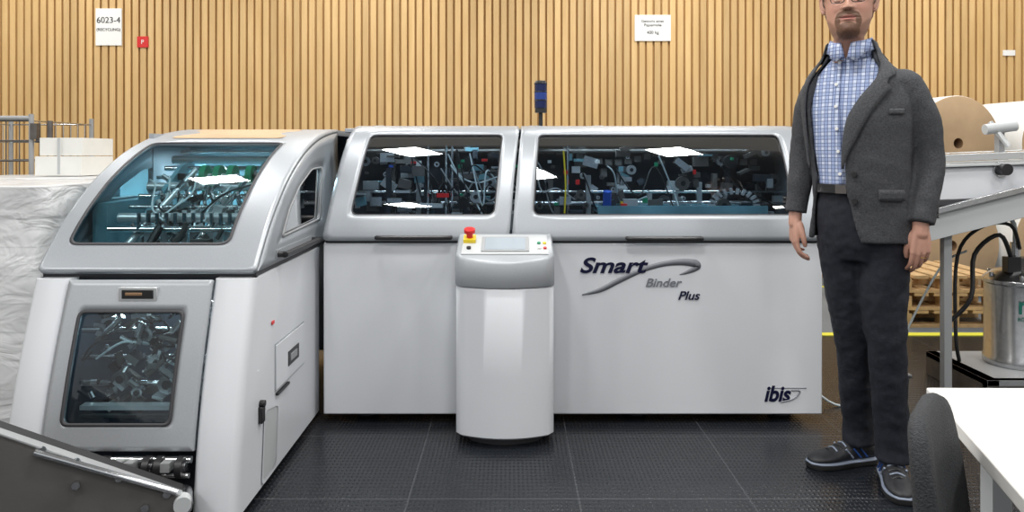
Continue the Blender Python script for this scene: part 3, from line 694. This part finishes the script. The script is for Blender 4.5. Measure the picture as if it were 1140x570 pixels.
def sr(k,z): return [tuple(sc_+W_*(p[0]*k)+F_*(p[1]*k)+Vector((0,0,z))) for p in sp_]
a.loft([sr(.6,.405),sr(.96,.41),sr(1,.43),sr(.98,.455),sr(.9,.468),sr(.3,.46)],'fabric'); a.build(ch,angle=60)
a=Acc('base'); a.tube([sc_+Vector((0,0,.395)),C_-F_*.03+Vector((0,0,.40)),C_-F_*.06+Vector((0,0,.5)),C_-F_*.045+Vector((0,0,.6))],.018,'black',10)
a.cyl(sc_+Vector((0,0,.1)),sc_+Vector((0,0,.405)),.028,'black')
for k in range(5):
    t=k*2*math.pi/5+.3; e=sc_+Vector((.24*math.cos(t),.24*math.sin(t),.07)); a.tube([sc_+Vector((0,0,.11)),e],[.025,.016],'black',8); a.cyl(e+Vector((-.015,0,-.035)),e+Vector((.015,0,-.035)),.034,'rubber',16)
a.build(ch)

# ---------------------------------------------------------------- the man
man=empty('standing_man')
O=Vector((1.35,2.87,0)); yaw=R(38); l=Vector((math.cos(yaw),-math.sin(yaw),0)); f=Vector((-math.sin(yaw),-math.cos(yaw),0)); Zv=Vector((0,0,1))
def ml(x,y,z): return O+l*x+f*y+Zv*z
M['jacket']=mat('jacket_wool',(.043,.045,.051),.85,noise=.35,nscale=160,bump=.25,bscale=220)
M['lapel']=mat('lapel_wool',(.050,.052,.058),.85,noise=.35,nscale=160,bump=.25,bscale=220)
M['jeans']=mat('dark_trousers',(.007,.009,.017),.8,noise=.3,nscale=60,bump=.25,bscale=300)
M['belt']=mat('belt_leather',(.01,.01,.012),.4)
def shirt_mat():
    m=bpy.data.materials.new('checked_shirt'); m.use_nodes=True; nt=m.node_tree; b=nt.nodes['Principled BSDF']; b.inputs['Roughness'].default_value=.75
    v=nt.nodes.new('ShaderNodeTexCoord').outputs['Object']; ld=tuple(l)
    base=mixc(nt,stripe(nt,v,ld,.028,.45,10),(.58,.64,.78),(.34,.41,.62)); 
    base=mixc(nt,mnode(nt,'MULTIPLY',stripe(nt,v,(0,0,1),.028,.45,10),.5),base,(.25,.33,.56))
    base=mixc(nt,stripe(nt,v,ld,.014,.14,10.002),base,(.05,.07,.19))
    base=mixc(nt,stripe(nt,v,(0,0,1),.014,.14,10.002),base,(.05,.07,.19))
    nt.links.new(base,b.inputs['Base Color']); return m
M['shirt']=shirt_mat()
clouds=bpy.data.textures.new('folds','CLOUDS'); clouds.noise_scale=.11; clouds.noise_depth=2
clouds2=bpy.data.textures.new('folds2','CLOUDS'); clouds2.noise_scale=.06
def cloth_mods(ob,vox,tex,st,smooth=3):
    md=ob.modifiers.new('r','REMESH'); md.mode='VOXEL'; md.voxel_size=vox; md.use_smooth_shade=True
    md=ob.modifiers.new('s','SMOOTH'); md.factor=.5; md.iterations=smooth
    if st: 
        md=ob.modifiers.new('d','DISPLACE'); md.texture=tex; md.strength=st; md.texture_coords='GLOBAL'; md.mid_level=.5
ZH=.925
RT=[(ZH,0,.0,.184,.128,.128),(1.02,0,.0,.177,.124,.124),(1.14,0,.01,.168,.120,.118),(1.26,-.005,.01,.176,.123,.123),(1.38,-.01,.005,.186,.124,.124),(1.46,-.014,0,.190,.115,.118),(1.525,-.02,0,.178,.098,.105),(1.575,-.028,.002,.140,.082,.092),(1.615,-.034,.008,.098,.072,.082),(1.645,-.037,.014,.080,.070,.078),(1.672,-.037,.018,.074,.068,.074)]
ET=[(ZH,6,-70),(1.02,-1,-66),(1.14,-7,-63),(1.26,-6,-63),(1.38,-1,-61),(1.46,8,-58),(1.525,24,-55),(1.575,42,-56),(1.615,60,-67),(1.645,78,-82),(1.672,90,-92)]
RC=np.array(catmull(RT,6)); EC=np.array(catmull(ET,6))
def tor(z,tdeg,off=0):
    cx,cy,hw,df,db=[float(np.interp(z,RC[:,0],RC[:,k])) for k in range(1,6)]
    t=R(tdeg); s,c=math.sin(t),math.cos(t); e=.88
    X=cx+(hw+off)*math.copysign(abs(s)**e,s); Y=cy+((df if c>0 else db)+off)*math.copysign(abs(c)**e,c)
    return ml(X,Y,z)
a=Acc('jacket'); rings=[]
nA=56
for z in np.linspace(ZH,1.672,34):
    tl=float(np.interp(z,EC[:,0],EC[:,1])); tr=360+float(np.interp(z,EC[:,0],EC[:,2]))
    o=[tor(z,tl+(tr-tl)*i/nA,.008) for i in range(nA+1)]; n_=[tor(z,tl+(tr-tl)*i/nA,-.008) for i in range(nA+1)]
    rings.append(o+n_[::-1])
a.loft(rings,'jacket')
a.tube([ml(-.125,0,1.525),ml(-.168,-.003,1.505),ml(-.200,-.01,1.43),ml(-.221,-.012,1.34),ml(-.232,-.012,1.24),ml(-.238,.01,1.12),ml(-.243,.03,1.02)],[.045,.060,.057,.052,.048,.046,.043],'jacket',20,6)
a.tube([ml(.105,0,1.525),ml(.150,0,1.505),ml(.190,-.012,1.43),ml(.214,-.022,1.34),ml(.225,-.025,1.24),ml(.220,.01,1.12),ml(.207,.045,1.005)],[.045,.060,.057,.053,.050,.048,.045],'jacket',20,6)
ob=a.build(man,angle=180); cloth_mods(ob,.0062,clouds,.014,3)
a=Acc('jacket_lapels')
def lap(side):
    rows=[]
    for k in range(27):
        z=1.655-(1.655-1.20)*k/26; e=float(np.interp(z,EC[:,0],EC[:,1 if side>0 else 2]))
        wdt=(26 if z>1.53 else 27*max(.05,(z-1.19)/.33)) ; 
        if 1.515<z<1.535: wdt*=.6
        rows.append([tor(z,e+side*(wdt*j/4)-side*1.5,.017+.004*math.sin(j/4*math.pi)) for j in range(5)])
    a.loft(rows,'lapel',cap=False,closed=False)
lap(1); lap(-1)
rows=[]
for z,of in((1.61,.018),(1.645,.018),(1.678,.014),(1.686,.006)):
    rows.append([tor(min(z,1.672),75+210*i/24,of)+Zv*(z-min(z,1.672)) for i in range(25)])
a.loft(rows,'lapel',cap=False,closed=False)
a.build(man,solid=.006,angle=180)
a=Acc('jacket_details')
def patch(z0,z1,t0,t1,m,off):
    a.loft([[tor(z,t0+(t1-t0)*i/8,off) for i in range(9)] for z in np.linspace(z0,z1,4)],m,cap=False,closed=False)
patch(1.085,1.125,24,58,'lapel',.017); patch(1.40,1.42,36,56,'lapel',.013)
a.build(man,solid=.005,angle=180)
a=Acc('buttons')
for z in(1.18,1.08):
    p=tor(z,1,.012); a.cyl(p,p+f*.008,.010,'black',14)
for s_,wr in((1,ml(.207,.045,1.0)),(-1,ml(-.243,.03,1.012))):
    for k in range(3): p=wr+l*(s_*.042)-f*.015+Zv*(.03+.016*k); a.cyl(p,p+l*(s_*.012),.006,'black',10)
a.build(man)
a=Acc('shirt'); a.loft([[tor(z,360*i/48,-.012 if z<1.6 else -.012-.010*(z-1.6)/.055) for i in range(48)] for z in np.linspace(1.11,1.645,26)],'shirt')
ob=a.build(man,angle=180); md=ob.modifiers.new('d','DISPLACE'); md.texture=clouds2; md.strength=.010; md.texture_coords='GLOBAL'
a=Acc('shirt_collar')
hx,hy=-.037,.022
def col(t,rx,ry,z): 
    t=R(t); c=math.cos(t); return ml(hx+rx*math.sin(t),hy+ry*c,z-.022*max(0,c))
g0=6; N_=48
def cr(rx,ry,z,g1): return [col(g1+(360-2*g1)*i/N_,rx,ry,z) for i in range(N_+1)]
def leaf():
    r=[]
    for i in range(N_+1):
        t=g0+(360-2*g0)*i/N_; tt=min(t,360-t)
        pt=max(0,1-abs(tt-24)/24)
        r.append(col(t,.086,.090+.004*pt,1.652-.030*pt))
    return r
a.loft([cr(.074,.073,1.632,2),cr(.073,.072,1.672,9),cr(.0725,.0715,1.692,14),cr(.075,.0745,1.697,14),cr(.079,.080,1.684,11),leaf()],'shirt',cap=False,closed=False)
a.build(man,solid=.003,angle=180)
a=Acc('shirt_placket'); 
a.loft([[tor(z,t,-.004) for t in(-17,-14,-11)] for z in np.linspace(1.13,1.61,16)],'shirt',cap=False,closed=False)
for z in np.arange(1.18,1.62,.085): p=tor(z,-14,0); a.cyl(p-f*.004,p+f*.004,.005,'paper',10)
a.build(man,solid=.003)
a=Acc('trousers')
PR=[(.85,.13,.085),(.91,.160,.105),(.98,.168,.112),(1.06,.163,.112),(1.125,.160,.112)]
a.loft([[ml(hw*math.sin(2*math.pi*i/32),.006+d*math.cos(2*math.pi*i/32),z) for i in range(32)] for z,hw,d in PR],'jeans')
def wpt(x,y,z): return Vector((x,y,z))
hr=ml(-.080,0,.94); hl=ml(.080,0,.94)
a.tube([hr,wpt(1.315,2.93,.72),wpt(1.345,2.945,.52),wpt(1.375,2.985,.32),wpt(1.402,3.02,.17),wpt(1.408,3.025,.085)],[.090,.082,.067,.063,.059,.063],'jeans',20,6)
a.tube([hl,wpt(1.405,2.82,.72),wpt(1.415,2.815,.52),wpt(1.438,2.835,.32),wpt(1.453,2.85,.17),wpt(1.455,2.85,.085)],[.094,.085,.069,.064,.060,.065],'jeans',20,6)
ob=a.build(man,angle=180); cloth_mods(ob,.0075,clouds2,.013,3)
a=Acc('belt'); 
def br(z,o): return [ml((.168+o)*math.sin(2*math.pi*i/40),.012+(.119+o)*math.cos(2*math.pi*i/40),z) for i in range(40)]
a.loft([br(1.105,.0),br(1.108,.004),br(1.138,.004),br(1.141,.0)],'belt'); p=ml(-.045,.131,1.123); a.box(p,(.040,.012,.032),'dsteel',Matrix.Rotation(-yaw,3,'Z')); a.build(man)
M['shoe']=mat('shoe_black',(.014,.015,.019),.55,noise=.4,nscale=60); M['sole']=mat('shoe_sole',(.02,.02,.022),.7); M['trim']=mat('shoe_trim',(.22,.26,.34),.5); M['sblue']=mat('shoe_blue',(.02,.08,.32),.5)
def shoe(nm,heel,toe):
    a=Acc(nm); h=Vector(heel); t=Vector(toe); d=(t-h).normalized(); s_=Vector((-d.y,d.x,0)); Ln=(t-h).length
    S=[(0,.022,.07),(.05,.034,.098),(.15,.039,.105),(.3,.040,.105),(.42,.042,.095),(.55,.047,.078),(.7,.051,.064),(.85,.047,.055),(.95,.034,.047),(1,.014,.038)]
    S=catmull(S,4); rings=[]
    for q,w_,hh in S:
        c=h+d*(q*Ln); r=[]
        for i in range(16):
            th=2*math.pi*i/16; x=math.sin(th); z=math.cos(th)
            r.append(c+s_*(w_*math.copysign(abs(x)**.75,x)*(1 if z<0 else (1-.25*z)))+Zv*(.022+(hh-.022)*(.5+.5*math.copysign(abs(z)**.8,z))))
        rings.append(r)
    a.loft(rings,'shoe')
    def so(z,o): 
        L_=[h+d*(q*Ln+(o if q>.98 else (-o if q<.02 else 0)))+s_*(w_+o)+Zv*z for q,w_,_ in S]; R_=[h+d*(q*Ln+(o if q>.98 else(-o if q<.02 else 0)))-s_*(w_+o)+Zv*z for q,w_,_ in S]
        return L_+R_[::-1]
    a.loft([so(0.001,.001),so(.006,.004),so(.022,.005)],'sole'); a.loft([so(.022,.004),so(.026,.003),so(.028,.0)],'trim')
    for k in range(5):
        q=.42+.07*k; c=h+d*(q*Ln); hh=float(np.interp(q,[p[0] for p in S],[p[2] for p in S])); a.tube([c-s_*.026+Zv*(hh-.006),c+Zv*(hh+.003),c+s_*.026+Zv*(hh-.006)],.0035,'trim' if k%2 else 'black',6)
    for sd in(1,-1):
        for q0 in(.30,.42,.2):
            c0=h+d*(q0*Ln)+s_*(sd*.042)+Zv*.04; c1=h+d*((q0+.10)*Ln)+s_*(sd*.038)+Zv*.075; a.tube([c0,c1],.004,'sblue' if q0!=.42 else 'trim',6)
    a.build(man,angle=60)
shoe('shoe_right',(1.475,3.045,0),(1.190,2.985,0))
shoe('shoe_left',(1.475,2.935,0),(1.400,2.660,0))
# head
M['skin']=mat('skin',(.50,.27,.20),.5)
def head_mat():
    m=bpy.data.materials.new('head_skin_hair'); m.use_nodes=True; nt=m.node_tree; b=nt.nodes['Principled BSDF']; b.inputs['Roughness'].default_value=.55
    at=nt.nodes.new('ShaderNodeVertexColor'); at.layer_name='Col'
    n=nt.nodes.new('ShaderNodeTexNoise'); n.inputs['Scale'].default_value=220; tc=nt.nodes.new('ShaderNodeTexCoord'); nt.links.new(tc.outputs['Object'],n.inputs[0])
    nt.links.new(at.outputs[0],b.inputs['Base Color'])
    bp=nt.nodes.new('ShaderNodeBump'); bp.inputs['Strength'].default_value=.12; bp.inputs['Distance'].default_value=.003; nt.links.new(n.outputs['Fac'],bp.inputs['Height']); nt.links.new(bp.outputs[0],b.inputs['Normal'])
    return m
M['head']=head_mat()
HS=1.12
hy_=R(26); hlv=Vector((math.cos(hy_),-math.sin(hy_),0)); hfv=Vector((-math.sin(hy_),-math.cos(hy_),0)); HO=Vector((1.296,2.868,1.70))
def hp(x,y,z): return HO+hlv*(x*HS)+hfv*(y*HS)+Zv*(z*HS)
HR=[(-.085,.050,.026,-.062),(-.06,.050,.028,-.062),(-.04,.051,.034,-.066),(-.02,.052,.050,-.072),(-.006,.048,.076,-.075),(.004,.049,.088,-.078),(.012,.053,.094,-.078),(.03,.061,.097,-.083),(.06,.069,.097,-.09),(.085,.073,.096,-.095),(.12,.076,.094,-.1),(.15,.078,.098,-.102),(.18,.077,.093,-.1),(.205,.069,.08,-.09),(.225,.054,.06,-.07),(.238,.034,.036,-.046),(.244,.012,.012,-.018)]
HC=np.array(catmull(HR,6)); HC=HC[np.argsort(HC[:,0])]
def g(x,s): return math.exp(-(x/s)**2)
def ss(a_,b_,x): t=max(0,min(1,(x-a_)/(b_-a_))); return t*t*(3-2*t)
zs=np.concatenate([np.linspace(-.085,-.004,14),np.linspace(0,.155,100),np.linspace(.158,.2438,26)])
nT=180; rings=[];cols=[]
skin=(.50,.27,.195);hair=(.06,.036,.022);beard=(.105,.048,.024);lip=(.40,.16,.13)
def lerp3(a_,b_,t): t=max(0,min(1,t)); return tuple(a_[i]+(b_[i]-a_[i])*t for i in range(3))
rb=random.Random(2)
for z in zs:
    w_,yf_,yb_=[float(np.interp(z,HC[:,0],HC[:,k])) for k in(1,2,3)]; ring_=[]
    for i in range(nT):
        tt=(i/nT)*360-180; t=R(tt); s_,c_=math.sin(t),math.cos(t); e=.95
        x=w_*math.copysign(abs(s_)**e,s_); y=(yf_ if c_>0 else -yb_)*math.copysign(abs(c_)**(e if c_>0 else .95),c_)
        col_=skin
        if c_>0:
            ax=abs(x)
            nz=0
            if z<.140: nz=.025*ss(.140,.092,z)*ss(.078,.088,z)
            wn=.0085+.0045*ss(.115,.09,z)
            y+=nz*g(x,wn)+.008*g(ax-.0145,.006)*g(z-.089,.0065)
            y-=.009*g(ax-.032,.014)*g(z-.122,.011); y+=.006*g(ax-.028,.026)*g(z-.143,.008)
            y+=.005*g(ax-.045,.018)*g(z-.092,.02)
            y-=.003*g(ax-.030,.008)*g(z-.072,.014)
            y+=.0045*g(x,.022)*g(z-.0625,.004)+.0055*g(x,.019)*g(z-.050,.0045)-.005*g(x,.026)*g(z-.0565,.0018)-.004*g(x,.022)*g(z-.039,.005)+.006*g(x,.022)*g(z-.018,.014)
            mous=ss(1.15,.85,(ax/.036)**2+((z-.068)/.0135)**2)
            side=ss(.012,.006,abs(math.hypot(ax,(z-.045)*.9)-.033))*ss(.085,.07,z)
            chin=ss(1.15,.85,(ax/.038)**2+((z-.014)/.029)**2)
            bd=max(mous,side,chin)
            jawz=.022+.9*max(0,ax-.03)
            bd=max(bd,.55*ss(.012,-.002,z-jawz))
            bd*=ss(-.018,-.008,z)
            col_=lerp3(skin,beard,bd*(.82+.18*rb.random())); y+=.003*bd
            lf=ss(1.12,.9,(ax/.0245)**2+((z-.056)/(.0095 if z<.056 else .0078))**2)
            col_=lerp3(col_,lip,lf)
            if abs(z-.0565-.02*ax*ax*20)<.0011 and ax<.024: col_=(.10,.03,.028)
            col_=lerp3(col_,(.56,.22,.17),.35*g(ax-.045,.02)*g(z-.095,.02)*(1-bd))
            zb=z+.12*max(0,ax-.03)
            col_=lerp3(col_,(.11,.06,.035),.9*ss(.139,.142,zb)*ss(.150,.147,zb)*ss(.012,.016,ax)*ss(.052,.046,ax))
            if g(ax-.007,.004)*g(z-.0825,.0025)>.5: col_=lerp3(col_,(.12,.04,.03),.8)
        at=abs(tt); hl_=np.interp(at,[0,35,55,72,78,95,110,150,180],[.205,.207,.195,.165,.105,.105,.06,.02,.015])
        hf=max(0,min(1,(z-hl_)/.006)) if z>.0 else 0
        if hf>0: 
            col_=lerp3(col_,hair,hf); k=1+.10*hf*min(1,(z-hl_)/.02+.3); x*=k; y*=k
        ring_.append(hp(x,y,z+(.008*hf if z>.2 else 0))); cols.append(col_)
    rings.append(ring_)
a=Acc('head'); a.loft(rings,'head'); ob=a.build(man,angle=180)
ca=ob.data.color_attributes.new('Col','FLOAT_COLOR','POINT')
for i,c in enumerate(cols): ca.data[i].color=(*c,1)
a=Acc('ears')
for s_ in(1,-1):
    a.tube([hp(s_*.074,.0,.092),hp(s_*.082,-.006,.096),hp(s_*.089,-.018,.125),hp(s_*.089,-.014,.148),hp(s_*.084,.002,.155),hp(s_*.077,.008,.14)],[.006,.008,.007,.007,.006,.004],'skin',10,5,round_ends=True)
    a.tube([hp(s_*.075,.004,.10),hp(s_*.081,-.006,.12),hp(s_*.079,-.002,.145)],[.008,.012,.008],'skin',10,4,round_ends=True)
a.build(man,angle=180)
a=Acc('eyes'); M['eyew']=mat('eye_white',(.6,.58,.55),.2); M['iris']=mat('iris',(.04,.07,.10),.15)
for s_ in(1,-1):
    c=hp(s_*.031,.0765,.121); rr=[]
    for k in range(13):
        ph=math.pi*k/12; rr.append([c+hfv*(.0135*math.cos(ph))+ (hlv*math.cos(2*math.pi*i/20)+Zv*math.sin(2*math.pi*i/20))*max(.0135*math.sin(ph),.0004) for i in range(20)])
    a.loft(rr[:3],'iris'); a.loft(rr[2:],'eyew')
    a.tube([hp(s_*.017,.084,.119),hp(s_*.023,.088,.1250),hp(s_*.031,.0895,.1272),hp(s_*.039,.0865,.1255),hp(s_*.046,.079,.120)],[.002,.0036,.004,.0036,.002],'skin',8,4)
    a.tube([hp(s_*.017,.084,.119),hp(s_*.024,.0865,.1160),hp(s_*.031,.0875,.1150),hp(s_*.039,.084,.116),hp(s_*.046,.079,.120)],[.002,.003,.0034,.003,.002],'skin',8,4)
a.build(man,angle=60)
a=Acc('glasses')
for s_ in(1,-1):
    P=fillet([(.011,.104),(.052,.104),(.054,.134),(.009,.134)],.012,4); P.append(P[0])
    a.tube([hp(s_*p[0],.108-.15*max(0,p[0]-.02),p[1]) for p in P],.0017,'black',6,1)
    a.tube([hp(s_*.054,.104,.128),hp(s_*.074,.09,.13),hp(s_*.083,.0,.138)],.0016,'black',6,3)
a.tube([hp(-.01,.109,.125),hp(0,.113,.128),hp(.01,.109,.125)],.0015,'black',6,3); a.build(man)
def hand(nm,wr,ax_,t,n,ring_=False):
    ax_=ax_.normalized(); t=(t-ax_*t.dot(ax_)).normalized(); n=(n-ax_*n.dot(ax_)-t*n.dot(t)).normalized()
    K=.95
    a=Acc(nm); P=lambda a1,b1,c1: wr+(ax_*a1+t*b1+n*c1)*K
    a.tube([P(-.07,0,0),P(-.02,0,0),P(.02,0,0)],[.028,.025,.025],'skin',14,4,round_ends=True,flat=1.15,flatdir=t)
    F=[(.028,.094,(.040,.025,.020),.0085,.03),(.009,.098,(.045,.028,.021),.0088,.0),(-.010,.094,(.041,.026,.021),.0083,-.02),(-.028,.085,(.032,.020,.018),.0073,-.06)]
    for k,(b0,a0,Ls,r,sp) in enumerate(F):
        a.tube([P(.0,b0*.55,.0),P(a0*.5,b0*.85,-.001),P(a0,b0,.0)],[.014,.0135,.0105],'skin',12,4,round_ends=True)
        ang=R(18+4*k); p=(a0,b0,0.); pts=[P(a0-.02,b0,0),P(*p)]; rr=[r*1.1,r*1.08]
        for q,Lq in enumerate(Ls):
            p=(p[0]+math.cos(ang)*Lq,p[1]+sp*(1-.5*q)*Lq,p[2]+math.sin(ang)*Lq); pts.append(P(*p)); rr.append(r*(1-.08*(q+1))); ang+=R(28 if q==0 else 20)
        a.tube(pts,rr,'skin',12,4,round_ends=True)
    a.tube([P(.015,.012,.006),P(.03,.024,.010),P(.062,.038,.018),P(.09,.040,.026),P(.110,.036,.032)],[.015,.017,.012,.0105,.008],'skin',12,4,round_ends=True)
    a.tube([P(.02,-.022,.006),P(.055,-.024,.006),P(.08,-.022,.004)],[.013,.014,.010],'skin',12,4,round_ends=True)
    a.tube([P(.02,.0,.001),P(.05,.0,.001),P(.085,.0,.0)],[.016,.017,.012],'skin',12,4,round_ends=True,flat=1.6,flatdir=t)
    ob=a.build(man,angle=180); cloth_mods(ob,.0022,None,0,5)
    if ring_:
        b=Acc('finger_ring'); p=P(.108,-.011,.004)
        d2=(ax_*.92+n*.38).normalized(); u=t; w2=d2.cross(u)
        pts=[p+(u*math.cos(2*math.pi*i/20)+w2*math.sin(2*math.pi*i/20))*.0098 for i in range(21)]
        b.tube(pts,.0014,'gold',6,1); b.build(man)
hand('hand_right',ml(-.244,.033,.995),-Zv+f*.12,f*.8+l*.6,-f*.6+l*.8)
hand('hand_left',ml(.206,.048,.985),-Zv+f*.10,f*.55-l*.83,-f*.83-l*.55,True)

# ---------------------------------------------------------------- camera
cam=bpy.data.cameras.new('camera'); cam.sensor_width=36; cam.lens=830/1140*36; cam.shift_y=-115/1140; cam.clip_end=100
co=bpy.data.objects.new('camera',cam); sc.collection.objects.link(co); co.location=(0,0,1.26); co.rotation_euler=(R(90),0,0); sc.camera=co
